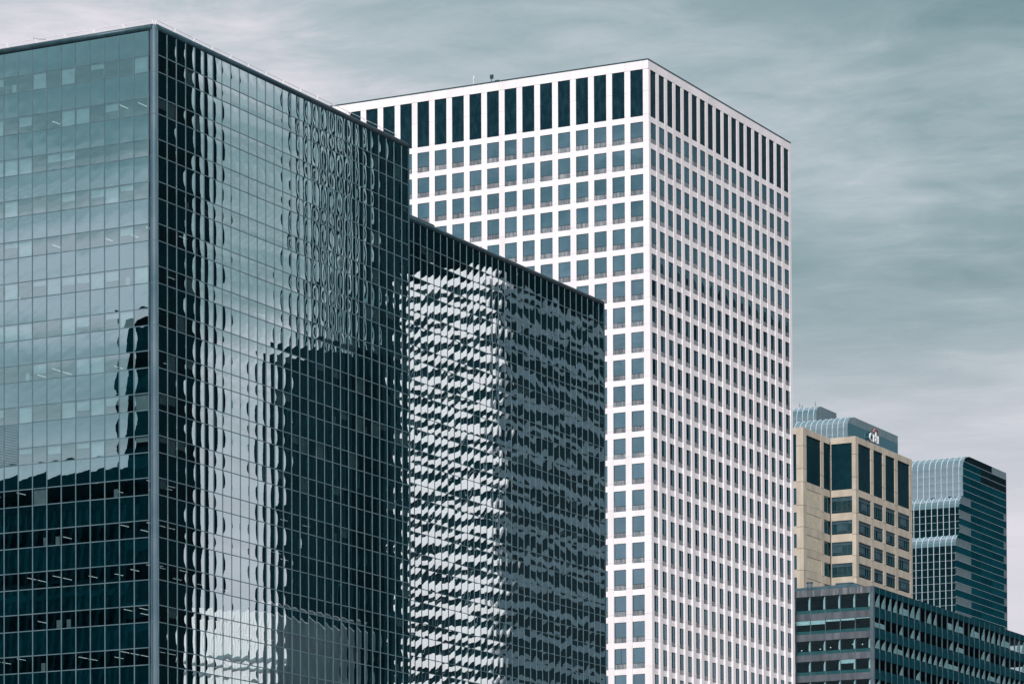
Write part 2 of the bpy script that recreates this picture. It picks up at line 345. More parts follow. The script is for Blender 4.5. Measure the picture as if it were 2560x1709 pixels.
def glass_wing(root, ox, oy, z0, left, right, amps, seed, interior, lights_on, loose=1.0):
    """curtain wall: root at (ox, oy, 0); z0 = foot of the topmost vision row (world);
    left: list of mullion y's (local) of the face looking -X, right: list of mullion x's of the face looking -Y"""
    r = random.Random(seed)
    mw, md = 0.085, 0.035
    sets = []
    zb = z0 - FL * (NFL - 1)
    top = z0 + SHORT + TALL - 0.09
    faces = []
    if left: faces.append(('L', left))
    if right: faces.append(('R', right))
    for fc, ms in faces:
        a, b = ms[0], ms[-1]
        w = abs(ms[1] - ms[0])
        amp = amps[fc]
        st = PaneSet(w - 0.03, TALL - 0.02, M['spandrel'], 'spandrel_pane', amp, seed + 1, loose)
        sv = PaneSet(w - 0.03, SHORT - 0.02, M['vision'], 'vision_pane', tuple(q * 0.8 for q in amp), seed + 2, loose)
        st0 = PaneSet(w - 0.03, TALL - 0.11, M['spandrel'], 'spandrel_pane', amp, seed + 3, loose)
        sets += [st, sv, st0]
        rz = -math.pi / 2 if fc == 'L' else 0.0
        for i in range(len(ms) - 1):
            c = (ms[i] + ms[i + 1]) / 2
            for m in range(NFL):
                zv = z0 - FL * m
                zt = zv + SHORT + TALL / 2
                for s_, zz, hh in ((sv, zv + SHORT / 2, SHORT), (st0 if m == 0 else st, zt - (0.045 if m == 0 else 0), TALL)):
                    loc = (0, c, zz) if fc == 'L' else (c, 0, zz)
                    px, py = project(ox + loc[0], oy + loc[1], zz)
                    vis = -20 < px < 2580 and -20 < py < 1730
                    area = hh * (w * (0.84 if fc == 'L' else 0.42)) * (1 if vis else 0.01) - 0.0005 * abs(c)
                    s_.put(loc, rz, area)
        # mullions and transoms stand proud of the glass
        for y in ms:
            z1 = top
            mb = MB()
            if fc == 'L': mb.box(-md, 0.06, -mw / 2, mw / 2, zb, z1); o = mb.build('mullion', M['mullion'], root, loc=(0, y, 0))
            else: mb.box(-mw / 2, mw / 2, -md, 0.06, zb, z1); o = mb.build('mullion', M['mullion'], root, loc=(y, 0, 0))
        for m in range(NFL):
            for zz in (z0 - FL * m, z0 - FL * m + SHORT):
                mb = MB()
                lo, hi = min(a, b), max(a, b)
                if fc == 'L': mb.box(-md + 0.012, 0.05, lo, hi, zz - 0.042, zz + 0.042)
                else: mb.box(lo, hi, -md + 0.012, 0.05, zz - 0.042, zz + 0.042)
                mb.build('transom', M['mullion'], root)
    finish_panes(sets, root)
    # body behind the glass: floor zones, core
    X1, Y1 = interior
    x0 = 0.12 if left else 0.12
    for m in range(NFL + 1):
        zlo = z0 - FL * m + SHORT; zhi = zlo + TALL - 0.02
        mb = MB()
        if m == NFL: zlo, zhi = 0.2, z0 - FL * (NFL - 1) - 0.03
        mb.box(x0, X1, 0.12, Y1, zlo, zhi)
        mb.build('floor_zone', M['ceiling'], root)
    mb = MB(); mb.box(7.0, X1 - 0.2, 7.0, Y1 - 0.2, z0 - FL * (NFL - 1), z0 + SHORT); mb.build('core_wall', M['interior'], root)
    mb = MB(); mb.box(x0 + 0.01, X1 - .01, Y1 - 0.5, Y1, z0 - FL * (NFL - 1), z0 + SHORT); mb.box(X1 - 0.5, X1, 0.13, Y1 - .52, z0 - FL * (NFL - 1), z0 + SHORT); mb.build('rear_wall', M['interior'], root)
    # blinds and ceiling lamps just inside the vision panes
    for fc, ms in faces:
        for i in range(len(ms) - 1):
            a, b = sorted((ms[i], ms[i + 1]))
            for m in range(NFL):
                zt = z0 - FL * m + SHORT
                fr = r.random()
                dens = 0.40 if fc == 'L' else 0.24
                if m in (0, 5, 7, 9): dens += 0.15
                if m > 9: dens = 0.03
                if fr < dens:
                    dr = r.choice((0.35, 0.5, 0.6, 1.0, 1.0, 1.0)) * SHORT
                    mb = MB()
                    if fc == 'L': mb.box(0.10, 0.125, a + 0.09, b - 0.09, zt - dr, zt - 0.05)
                    else: mb.box(a + 0.09, b - 0.09, 0.10, 0.125, zt - dr, zt - 0.05)
                    mb.build('window_blind', M['blind'], root)
                elif fr < dens + 0.05:
                    mb = MB()
                    q0 = a + 0.1 + r.random() * 0.7
                    if fc == 'L': mb.box(0.3, 0.34, q0, q0 + 0.45, zt - SHORT, zt - SHORT * 0.45)
                    else: mb.box(q0, q0 + 0.45, 0.3, 0.34, zt - SHORT, zt - SHORT * 0.45)
                    mb.build('cabinet', M['blind'], root)
        lo, hi = min(ms), max(ms)
        for m in lights_on:
            zt = z0 - FL * m + SHORT
            p = lo + 0.8
            while p < hi - 1:
                for dd in (0.9, 2.6, 4.3):
                    if r.random() < (0.18 if m < 9 else 0.3) * (1.0 if fc == 'L' else 0.3):
                        mb = MB()
                        if fc == 'L': mb.box(dd, dd + 1.4, p, p + 0.06, zt - 0.05, zt - 0.012)
                        else: mb.box(p, p + 1.4, dd, dd + 0.06, zt - 0.05, zt - 0.012)
                        mb.build('ceiling_lamp', M['lamp'], root)
                p += 2.9 if fc == 'L' else 4.2

# ================================================================== glass tower at the left
AX, AY = 278.13, 180.78
A = thing('glass_office_tower', (AX, AY, 0), 'tall dark mirror glass office block with rounded steel corner at the left', 'office building')
AZ = 93.84 + ZC
lmul = [0.822 + 1.6141 * n for n in range(0, 14)]
rmul = [0.3065 + 1.5856 * n for n in range(0, 31)]
glass_wing(A, AX, AY, AZ, lmul, rmul, {'L': (0.0026, 0.0010, 0.0006, 0.0004), 'R': (0.0056, 0.0014, 0.0008, 0.0008)}, 11, (47.75, 21.6), (1, 4, 5, 7, 10, 11, 12, 13, 14, 15), 0.45)
# rounded corner column in storey-high steel sleeves
ccx, ccy, crr = 0.40, 0.44, 0.435
def sleeve(z0, z1, r):
    mb = MB(); n = 28
    vs = []
    for (z, rr) in ((z0, r), (z1, r)):
        for i in range(n): vs.append((rr * math.cos(2 * math.pi * i / n), rr * math.sin(2 * math.pi * i / n), z))
    fs = [(k * n + i, k * n + (i + 1) % n, (k + 1) * n + (i + 1) % n, (k + 1) * n + i) for k in range(1) for i in range(n)]
    mb.add(vs, fs); return mb
sl = sleeve(0, FL - 0.02, crr).mesh('column_sleeve', M['column'], True)
for m in range(-1, NFL):
    zz = AZ - FL * m
    if m == -1: sleeve(0, 0.0 + SHORT + TALL - FL + 0.35, crr).build('column_sleeve', M['column'], A, True, (ccx, ccy, zz))
    else: link('column_sleeve', sl, A, (ccx, ccy, zz))
ringm = MB(); ringm.tube((0, 0, -0.05), (0, 0, 0.05), crr + 0.012, 28, False); ringm = ringm.mesh('sleeve_collar', M['mullion'], True)
for m in range(0, NFL): link('sleeve_collar', ringm, A, (ccx, ccy, AZ - FL * m))
# coping tubes
ct = AZ + SHORT + TALL + 0.22
mb = MB(); mb.tube((0.18, ccy, ct), (0.18, 21.6, ct), 0.31, 16); o = mb.build('coping', M['coping'], A); smooth_by_angle(o)
mb = MB(); mb.tube((ccx, 0.18, ct), (47.6, 0.18, ct), 0.31, 16); o = mb.build('coping', M['coping'], A); smooth_by_angle(o)
def ball(c, r, nu=18, nv=10):
    mb = MB(); vs = []
    for j in range(nv + 1):
        p = math.pi * j / nv
        for i in range(nu): vs.append((c[0] + r * math.sin(p) * math.cos(2 * math.pi * i / nu), c[1] + r * math.sin(p) * math.sin(2 * math.pi * i / nu), c[2] + r * math.cos(p)))
    fs = [(j * nu + i, (j + 1) * nu + i, (j + 1) * nu + (i + 1) % nu, j * nu + (i + 1) % nu) for j in range(nv) for i in range(nu)]
    return mb.add(vs, fs)
ball((ccx, ccy, ct - 0.11), crr + 0.005).build('column_cap', M['column'], A, True)
ball((47.6, 0.18, ct), 0.31).build('coping_end', M['coping'], A, True)
mb = MB(); mb.tube((47.78, 0.10, 20), (47.78, 0.10, ct), 0.17, 12); o = mb.build('edge_column', M['coping'], A); smooth_by_angle(o)
mb = MB(); mb.box(0.5, 47.6, 0.5, 21.4, ct - 0.5, ct - 0.2); mb.build('roof_slab', M['slate'], A)
mb = MB(); mb.box(47.76, 47.9, 0.14, 21.6, 20, ct - 0.1); mb.build('end_wall', M['slate'], A)
# roof guard rail: one welded frame every 3.25 m
def rail_frame(length, axis):
    mb = MB(); hgt, r = 0.56, 0.028
    pts = [(0.06, 0), (0.06, hgt - 0.22), (0.22, hgt), (length - 0.22, hgt), (length - 0.06, hgt - 0.22), (length - 0.06, 0)]
    for p, q in zip(pts, pts[1:]):
        a = (p[0], 0, p[1]) if axis == 'x' else (0, p[0], p[1]); b = (q[0], 0, q[1]) if axis == 'x' else (0, q[0], q[1])
        mb.tube(a, b, r, 8)
    a = (0.06, 0, 0.22) if axis == 'x' else (0, 0.06, 0.22); b = (length - 0.06, 0, 0.22) if axis == 'x' else (0, length - 0.06, 0.22)
    mb.tube(a, b, r * 0.7, 6)
    return mb.mesh('guard_rail', M['rail'])
rfx, rfy = rail_frame(3.25, 'x'), rail_frame(3.25, 'y')
for k in range(6): link('guard_rail', rfy, A, (0.42, 0.5 + 3.25 * k, ct + 0.24))
for k in range(14): link('guard_rail', rfx, A, (0.55 + 3.25 * k, 0.42, ct + 0.24))
# louvred vent set into the left face
mb = MB()
for k in range(26): mb.hexa([(-0.02, 15.35, 0.0 + k * 0.15), (0.1, 15.35, 0.06 + k * 0.15), (0.1, 19.9, 0.06 + k * 0.15), (-0.02, 19.9, 0.0 + k * 0.15), (-0.02, 15.35, 0.05 + k * 0.15), (0.1, 15.35, 0.11 + k * 0.15), (0.1, 19.9, 0.11 + k * 0.15), (-0.02, 19.9, 0.05 + k * 0.15)])
mb.build('vent_louvre', M['mullion'], A, loc=(-0.03, 0, AZ - FL * 9 + 0.04))
# thin rod lying over the roof edge
rod = MB(); rod.tube((0, 0, 0), (0.15, -1.25, -0.2), 0.02, 6); rod.tube((0, 0, 0), (0, 0.02, 0.13), 0.03, 6)
tag(rod.build('lightning_rod', M['roofedge'], None, loc=(AX + 0.45, AY + 13.85, ct + 0.86)), 'thin dark rod sticking up over the railing of the left glass block', 'rod')

# ================================================================== recessed glass wing
BX, BY = 326.0, 196.6
B = thing('glass_office_wing', (BX, BY, 0), 'lower receding dark glass wing mirroring a white striped tower', 'office building')
BZ = 94.25 + ZC
bm = sorted(404.72 - BX - 1.5856 * n for n in range(0, 50) if 404.72 - BX - 1.5856 * n > 0.2)
glass_wing(B, BX, BY, BZ, None, bm, {'R': (0.0017, 0.0016, 0.0024, 0.0008)}, 23, (78.4, 30.0), ())
bt = BZ + SHORT + TALL + 0.22
mb = MB(); mb.tube((0.0, 0.18, bt), (78.4, 0.18, bt), 0.31, 16); o = mb.build('coping', M['coping'], B); smooth_by_angle(o)
ball((78.42, 0.2, bt), 0.31).build('coping_end', M['coping'], B, True)
mb = MB(); mb.tube((78.62, 0.10, 20), (78.62, 0.10, bt - 0.05), 0.16, 12); o = mb.build('edge_column', M['coping'], B); smooth_by_angle(o)
mb = MB(); mb.box(0.5, 78.3, 0.5, 30, bt - 0.5, bt - 0.2); mb.build('roof_slab', M['slate'], B)
mb = MB(); mb.box(78.5, 78.64, 0.14, 30, 20, bt - 0.1); mb.build('end_wall', M['slate'], B)
pz = 100.15 + ZC
mb = MB(); mb.tube((1, 3.4, pz), (40.1, 3.4, pz), 0.36, 14); o = mb.build('penthouse_coping', M['coping'], B); smooth_by_angle(o)
ball((40.1, 3.4, pz), 0.36).build('penthouse_coping_end', M['coping'], B, True)
mb = MB(); mb.tube((40.1, 3.4, bt - 0.3), (40.1, 3.4, pz), 0.36, 14); o = mb.build('penthouse_corner', M['coping'], B); smooth_by_angle(o)
mb = MB(); mb.box(1, 40.1, 3.3, 14, bt - 0.3, pz); mb.build('penthouse_wall', M['coping'], B)
an = MB(); an.tube((0, 0, 0), (0, 0, 0.9), 0.03, 6); an.tube((0, 0, 0.75), (0.1, 0, 0.95), 0.05, 6)
tag(an.build('roof_antenna', M['roofedge'], None, loc=(BX + 62.5, BY + 0.5, bt + 0.2)), 'tiny dark antenna stub on the sloping edge of the glass wing', 'antenna')

# ================================================================== white tower
WX, WY, WZ = 481.92, 226.73, 144.60 + ZC
W = thing('white_office_tower', (WX, WY, 0), 'tall white concrete tower with a grid of square windows', 'office building')
PL, PR = 3.0077, 2.9533
NL, NR, NK = 19, 18, 26
rise = lambda z: max(0.02, 0.0031 * (WZ + 6.7 - z))           # the piers stand out further towards the ground
# --- individual pieces by size in the picture, the rest joined
class Pick:
    def __init__(s, name, mat, limit=300): s.name, s.mat, s.limit, s.jobs = name, mat, limit, []
    def put(s, me_key, verts, faces, loc, rank): s.jobs.append((rank, me_key, verts, faces, loc))
    def done(s, parent):
        s.jobs.sort(key=lambda q: -q[0]); cache = {}; rest = MB(); out = []
        for k, (rank, key, vs, fs, loc) in enumerate(s.jobs):
            if k < s.limit:
                if key not in cache:
                    mb = MB(); mb.add(vs, fs); cache[key] = mb.mesh(s.name, s.mat)
                out.append((link(s.name, cache[key], parent, loc), rank))
            else:
                rest.add([(a + loc[0], b + loc[1], c + loc[2]) for a, b, c in vs], fs)
        if rest.v:
            o = rest.build('remaining_' + s.name + 's', s.mat, parent); o['kind'] = 'stuff'
        return out
def w_visible(x, y, z):
    px, py = project(WX + x, WY + y, z)
    if not (-10 < py < 1720): return 0.01
    if px < 1023: return 1.0 if py < 60 + (px - 383) * 0.465 else 0.02
    if px < 1510: return 1.0 if py < 535 + (px - 1025) * 0.445 else 0.02
    return 1.0
def boxv(x0, x1, y0, y1, z0, z1):
    return [(x0, y0, z0), (x1, y0, z0), (x1, y1, z0), (x0, y1, z0), (x0, y0, z1), (x1, y0, z1), (x1, y1, z1), (x0, y1, z1)]
piers, spans = Pick('pier_panel', M['white']), Pick('spandrel_panel', M['white'])
GAP = 0.022
levels = [(WZ + 3.45, WZ + 6.72), (WZ, WZ + 3.45)] + [(WZ - FL * (k + 1), WZ - FL * k) for k in range(NK)]
for li, (z0, z1) in enumerate(levels):
    a0, a1 = rise(z0), rise(z1); zg = z1 - GAP
    for i in range(1, NL + 1):                                 # left face piers
        w = 0.95; y0 = 2.92 + PL * (i - 1)
        vs = [(-a0, 0, 0), (0.35, 0, 0), (0.35, w, 0), (-a0, w, 0), (-a1, 0, zg - z0), (0.35, 0, zg - z0), (0.35, w, zg - z0), (-a1, w, zg - z0)]
        piers.put(('L', li), vs, BOXF, (0, y0, z0), 1.0 * w_visible(0, y0, (z0 + z1) / 2) - 0.004 * i)
    for j in range(1, NR + 1):
        w = 1.01 if j < NR else 0.88; x0 = 2.72 + PR * (j - 1)
        vs = [(0, -a0, 0), (w, -a0, 0), (w, 0.35, 0), (0, 0.35, 0), (0, -a1, zg - z0), (w, -a1, zg - z0), (w, 0.35, zg - z0), (0, 0.35, zg - z0)]
        piers.put(('R', li, j == NR), vs, BOXF, (x0, 0, z0), 0.7 * w_visible(x0, 0, (z0 + z1) / 2) - 0.004 * j)
    # corner pier, chamfered
    def ring(a, z, c=0.16): return [(-a, 0.84, z), (-a, -a + c, z), (-a + c, -a, z), (0.76, -a, z), (0.76, 0.35, z), (0.35, 0.35, z), (0.35, 0.84, z)]
    n = 7; vs = ring(a0, 0) + ring(a1, zg - z0)
    fs = [tuple(range(n - 1, -1, -1)), tuple(range(n, 2 * n))] + [(q, (q + 1) % n, n + (q + 1) % n, n + q) for q in range(n)]
    piers.put(('C', li), vs, fs, (0, 0, z0), 2.0 * w_visible(0, 0, (z0 + z1) / 2))
for k in range(-1, NK):
    z1 = WZ - FL * k - (0.23 if k == -1 else 4.14 - 0.0) + (0 if k == -1 else 0.0)
    if k == -1: zt, zb_ = WZ - 0.23, WZ - 1.09
    else: zt, zb_ = WZ - FL * k - 4.14, WZ - FL * (k + 1) - 1.09
    for i in range(NL):
        vs = boxv(0.0, 0.34, 0, 2.06, 0, zt - zb_)
        spans.put(('L', k == -1), vs, BOXF, (0, 0.86 + PL * i, zb_), 1.0 * w_visible(0, 0.86 + PL * i, zb_) - 0.004 * i)
    for j in range(NR):
        vs = boxv(0, 1.94, 0.0, 0.34, 0, zt - zb_)
        spans.put(('R', k == -1), vs, BOXF, (0.78 + PR * j, 0, zb_), 0.7 * w_visible(0.78 + PR * j, 0, zb_) - 0.004 * j)
piers.done(W); spans.done(W)
for i in range(NL):
    mb = MB(); mb.box(-0.02, 0.34, 0, PL - 0.02, 0, 1.28); o = mb.build('fascia_panel', M['white'], W, loc=(0, (0.86 + PL * i) if i else 0.86, WZ + 6.735))
for j in range(NR):
    mb = MB(); mb.box(0, PR - 0.02 if j < NR - 1 else 2.8, -0.02, 0.34, 0, 1.28); mb.build('fascia_panel', M['white'], W, loc=(0.78 + PR * j, 0, WZ + 6.735))
mb = MB(); mb.prism([(-0.02, 0.84), (-0.02, -0.02), (0.76, -0.02), (0.76, 0.34), (0.34, 0.34), (0.34, 0.84)], WZ + 6.735, WZ + 8.015, 'z'); mb.build('corner_fascia', M['white'], W)
mb = MB(); mb.box(-0.06, 53.9, -0.06, 0.4, WZ + 8.02, WZ + 8.2); mb.box(-0.06, 0.4, 0.41, 58.5, WZ + 8.02, WZ + 8.2); mb.build('roof_edge', M['roofedge'], W)
mb = MB(); mb.box(0.36, 53.5, 0.41, 57.5, 30, WZ + 7.9); mb.build('inner_body', M['wframe'], W)
mb = MB(); mb.box(-0.9, 54.6, -0.9, 58.5, 0, WZ - FL * NK - 0.05); mb.build('lower_shaft', M['white'], W)
mb = MB(); mb.box(53.45, 53.78, 0.36, 58, WZ - FL * NK, WZ + 8.0); mb.box(0.4, 53.4, 58.0, 58.4, WZ - FL * NK, WZ + 8.0); mb.build('hidden_wall', M['white'], W)
# tall plant-room louvres under the roof
for i in range(NL):
    mb = MB(); mb.box(0.06, 0.3, 0.0, 2.06, 0, 6.93); o = mb.build('plant_louvre', M['louvre'], W, loc=(0, 0.86 + PL * i, WZ - 0.22))
for j in range(NR):
    mb = MB(); mb.box(0.0, 1.94, 0.06, 0.3, 0, 6.93); mb.build('plant_louvre', M['louvre'], W, loc=(0.78 + PR * j, 0, WZ - 0.22))
# windows: frame > glass, sill panel
def frame_verts(w, face):
    mb = MB(); t = 0.05
    def bx(u0, u1, d0, d1, z0, z1):
        if face == 'L': mb.box(d0, d1, u0, u1, z0, z1)
        else: mb.box(u0, u1, d0, d1, z0, z1)
    bx(0, t, 0.03, 0.20, 0, 3.05); bx(w - t, w, 0.03, 0.20, 0, 3.05); bx(t, w - t, 0.03, 0.20, 3.05 - t, 3.05); bx(t, w - t, 0.03, 0.20, 0, 0.04); bx(t, w - t, 0.04, 0.20, 0.76, 0.82)
    return mb
def glass_verts(w, face, k):
    pts = []; r = random.Random(k); b = r.uniform(-0.0012, 0.002); t2 = r.uniform(-0.0015, 0.0015)
    nu = nv = 3
    for j in range(nv + 1):
        for i in range(nu + 1):
            u = -1 + 2 * i / nu; v = -1 + 2 * j / nv
            d = 0.085 - (b * (1 - u * u) + b * (1 - v * v) + t2 * u * v)
            uu = w / 2 + u * (w / 2 - 0.045); zz = 1.92 + v * 1.10
            pts.append((d, w - uu, zz) if face == 'L' else (uu, d, zz))
    fs = [(j * (nu + 1) + i, j * (nu + 1) + i + 1, (j + 1) * (nu + 1) + i + 1, (j + 1) * (nu + 1) + i) for j in range(nv) for i in range(nu)]
    mb = MB(); mb.add(pts, fs); return mb
WD = {'L': 2.06, 'R': 1.94}
FR = {f: frame_verts(WD[f], f) for f in 'LR'}
GLv = {f: [glass_verts(WD[f], f, 31 * q + (7 if f == 'R' else 0)) for q in range(8)] for f in 'LR'}
SP = {f: MB() for f in 'LR'}
SP['L'].box(0.06, 0.2, 0.05, 2.01, 0.04, 0.76); SP['R'].box(0.05, 1.89, 0.06, 0.2, 0.04, 0.76)
FRm = {f: FR[f].mesh('window', M['wframe']) for f in 'LR'}
GLm = {f: [q.mesh('window_glass', M['wglass'], True) for q in GLv[f]] for f in 'LR'}
SPm = {f: SP[f].mesh('sill_panel', M['sill']) for f in 'LR'}
jobs = []
for k in range(NK):
    zb_ = WZ - FL * k - 4.14
    for i in range(NL): jobs.append((1.0 * w_visible(0, 0.86 + PL * i, zb_ + 2) - 0.002 * i, 'L', (0, 0.86 + PL * i, zb_)))
    for j in range(NR): jobs.append((0.6 * w_visible(0.78 + PR * j, 0, zb_ + 2) - 0.002 * j, 'R', (0.78 + PR * j, 0, zb_)))
jobs.sort(key=lambda q: -q[0])
rf, rg, rs = MB(), MB(), MB()
for q, (rk, f, loc) in enumerate(jobs):
    gi = random.randrange(8)
    if q < 300:
        o = link('window', FRm[f], W, loc); link('window_glass', GLm[f][gi], o); link('sill_panel', SPm[f], o)
        if f == 'L' and abs(loc[1] - 0.86 - PL) < 0.1 and abs(loc[2] - (WZ - FL * 20 - 4.14)) < 0.2:
            mb = MB(); mb.box(0.05, 0.12, 1.0, 1.05, 0.82, 3.0); mb.build('centre_mullion', M['wframe'], o)
    else:
        for mbb, src in ((rf, FR[f]), (rg, GLv[f][gi]), (rs, SP[f])):
            mbb.add([(a + loc[0], b + loc[1], c + loc[2]) for a, b, c in src.v], src.f)
for nm, mbb, mt, sm in (('remaining_windows', rf, 'wframe', False), ('remaining_window_glass', rg, 'wglass', True), ('remaining_sill_panels', rs, 'sill', False)):
    o = mbb.build(nm, M[mt], W, sm); o['kind'] = 'stuff'
# small rooftop kit
k1 = MB(); k1.tube((0, 0, 0), (0, 0, 1.0), 0.05, 6); k1.tube((0, 0, 0.9), (0, -0.12, 1.5), 0.09, 6)
tag(k1.build('roof_antenna', M['rail'], None, loc=(WX + 0.6, WY + 29.6, WZ + 8.2)), 'single pale antenna post on the white tower roof edge', 'antenna')
k2 = MB(); k2.tube((0, 0, 0), (0, 0, 0.75), 0.05, 6); k2.box(-0.12, 0.12, 0.03, 0.20, 0.62, 1.25); k2.box(-0.12, 0.12, -0.30, -0.10, 0.62, 1.25); k2.box(-0.05, 0.05, -0.10, 0.10, 0.8, 0.95); k2.box(-0.1, 0.1, -1.3, -0.6, 0.0, 0.3)
tag(k2.build('roof_floodlight', M['roofedge'], None, loc=(WX + 0.6, WY + 26.5, WZ + 8.2)), 'dark twin floodlight on the white tower roof edge', 'floodlight')

# ================================================================== beige tower
EX, EY = 649.51, 261.67
E_ = thing('beige_office_tower', (EX, EY, 0), 'beige concrete tower with tall dark louvre bays under its stepped roofline', 'office building')
rowsE = [(116.28, 125.27, 'louvre'), (111.78, 114.94, 'win')] + [(110.32 - 4.15 * r - 2.66, 110.32 - 4.15 * r, 'win') for r in range(9)]
rowsE = [(a + ZC, b + ZC, t) for a, b, t in rowsE]
TOPE = 126.5 + ZC; BOTE = rowsE[-1][0]
def face_box(mb, face, off, u0, u1, d0, d1, z0, z1):
    """face 'R': wall looking -Y at y=off, u along x; face 'L': wall looking -X at x=off, u along y; d = depth into the building"""
    if face == 'R': mb.box(u0, u1, off + d0, off + d1, z0, z1)
    else: mb.box(off + d0, off + d1, u0, u1, z0, z1)
    return mb
def e_face(face, off, pier_list, opens):
    for (u0, u1) in pier_list:
        z = TOPE; edges = [TOPE] + [ (rowsE[0][1] + rowsE[0][0]) / 2 + 2.2, (rowsE[0][1] + rowsE[0][0]) / 2 - 2.2] + [a - 0.2 for a, b, t in rowsE]
        for a, b in zip(edges, edges[1:]):
            mb = MB(); face_box(mb, face, off, u0, u1, -0.03, 0.6, b + 0.07, a); mb.build('pier_panel', M['beige'], E_)
    for (u0, u1, kind) in opens:
        mb = MB(); face_box(mb, face, off, u0, u1, 0, 0.55, rowsE[0][1], TOPE - 0.004); mb.build('parapet_panel', M['beige'], E_)
        for q, (a, b, t) in enumerate(rowsE):
            nb = rowsE[q + 1][1] if q + 1 < len(rowsE) else a - 1.5
            mb = MB(); face_box(mb, face, off, u0, u1, 0, 0.55, nb, a); mb.build('spandrel_panel', M['beige'], E_)
            if t == 'louvre':
                mb = MB(); face_box(mb, face, off, u0, u1, 0.14, 0.54, a, b); mb.build('louvre_bay', M['elouvre'], E_)
            elif kind == 'blank':
                mb = MB(); face_box(mb, face, off, u0 + 0.06, u1 - 0.06, 0.04, 0.5, a + 0.06, b - 0.06); mb.build('blank_panel', M['ochre'], E_)
                mb = MB(); face_box(mb, face, off, u0, u1, 0.12, 0.5, a, b); mb.build('panel_recess', M['wframe'], E_)
            else:
                mb = MB(); face_box(mb, face, off, u0, u1, 0.16, 0.20, a, b); wv = mb.build('window', M['eglass'], E_)
                mb = MB(); hh = b - a
                if kind != 'narrow':
                    face_box(mb, face, off, u0, u1, 0.06, 0.158, b - 0.12, b); face_box(mb, face, off, u0, u1, 0.08, 0.158, b - hh * 0.27, b - hh * 0.27 + 0.12)
                    face_box(mb, face, off, u0, u1, 0.08, 0.158, a + hh * 0.12, a + hh * 0.12 + 0.10)
                    n = 4 if kind == 'wide' else max(3, round((u1 - u0) / 1.15))
                    for m in range(n + 1):
                        c = u0 + (u1 - u0) * m / n
                        c = min(max(c, u0 + 0.05), u1 - 0.05)
                        face_box(mb, face, off, c - 0.05, c + 0.05, 0.09, 0.156, a + hh * 0.12, b - hh * 0.27)
                    mb.build('window_mullions', M['slate'], wv)
                    mb = MB(); face_box(mb, face, off, u0, u1, 0.12, 0.156, b - hh * 0.27 + 0.12, b - 0.12); mb.build('transom_panel', M['slate'], wv)
                    if random.random() < 0.6:
                        mb = MB(); c0 = u0 + (u1 - u0) * random.choice((0, 0.25, 0.5)); face_box(mb, face, off, c0 + 0.08, min(u1, c0 + (u1 - u0) * 0.5), 0.145, 0.157, a + hh * 0.25, b - hh * 0.28); mb.build('window_blind', M['slate'], wv)
e_face('R', 0.0, [(0.0, 1.37), (7.9, 9.35), (14.23, 15.69), (20.71, 22.26), (28.76, 30.09)], [(1.37, 7.9, 'n'), (9.35, 14.23, 'n'), (15.69, 20.71, 'n'), (22.26, 28.76, 'n')])
e_face('L', 0.0, [(0.61, 0.75), (5.06, 5.18)], [(0.75, 5.06, 'wide')])
e_face('R', 5.32, [(-13.49, -11.8), (-4.65, -3.24)], [(-11.8, -4.65, 'blank'), (-3.24, -0.13, 'narrow')])
e_face('L', -13.49, [(5.93, 6.7), (13.2, 14.6), (21, 22)], [(6.7, 13.2, 'narrow'), (14.6, 21, 'narrow')])
mb = MB(); mb.prism([(0.62, 0.62), (29.9, 0.62), (29.9, 40), (-12.8, 40), (-12.8, 5.95), (0.62, 5.95)], 0, TOPE - 0.6, 'z'); mb.build('inner_body', M['wframe'], E_)
mb = MB(); mb.prism([(-0.1, -0.1), (30, -0.1), (30, 40), (-13.4, 40), (-13.4, 5.3), (-0.1, 5.3)], 0, BOTE - 1.6, 'z'); mb.build('lower_shaft', M['beige'], E_)

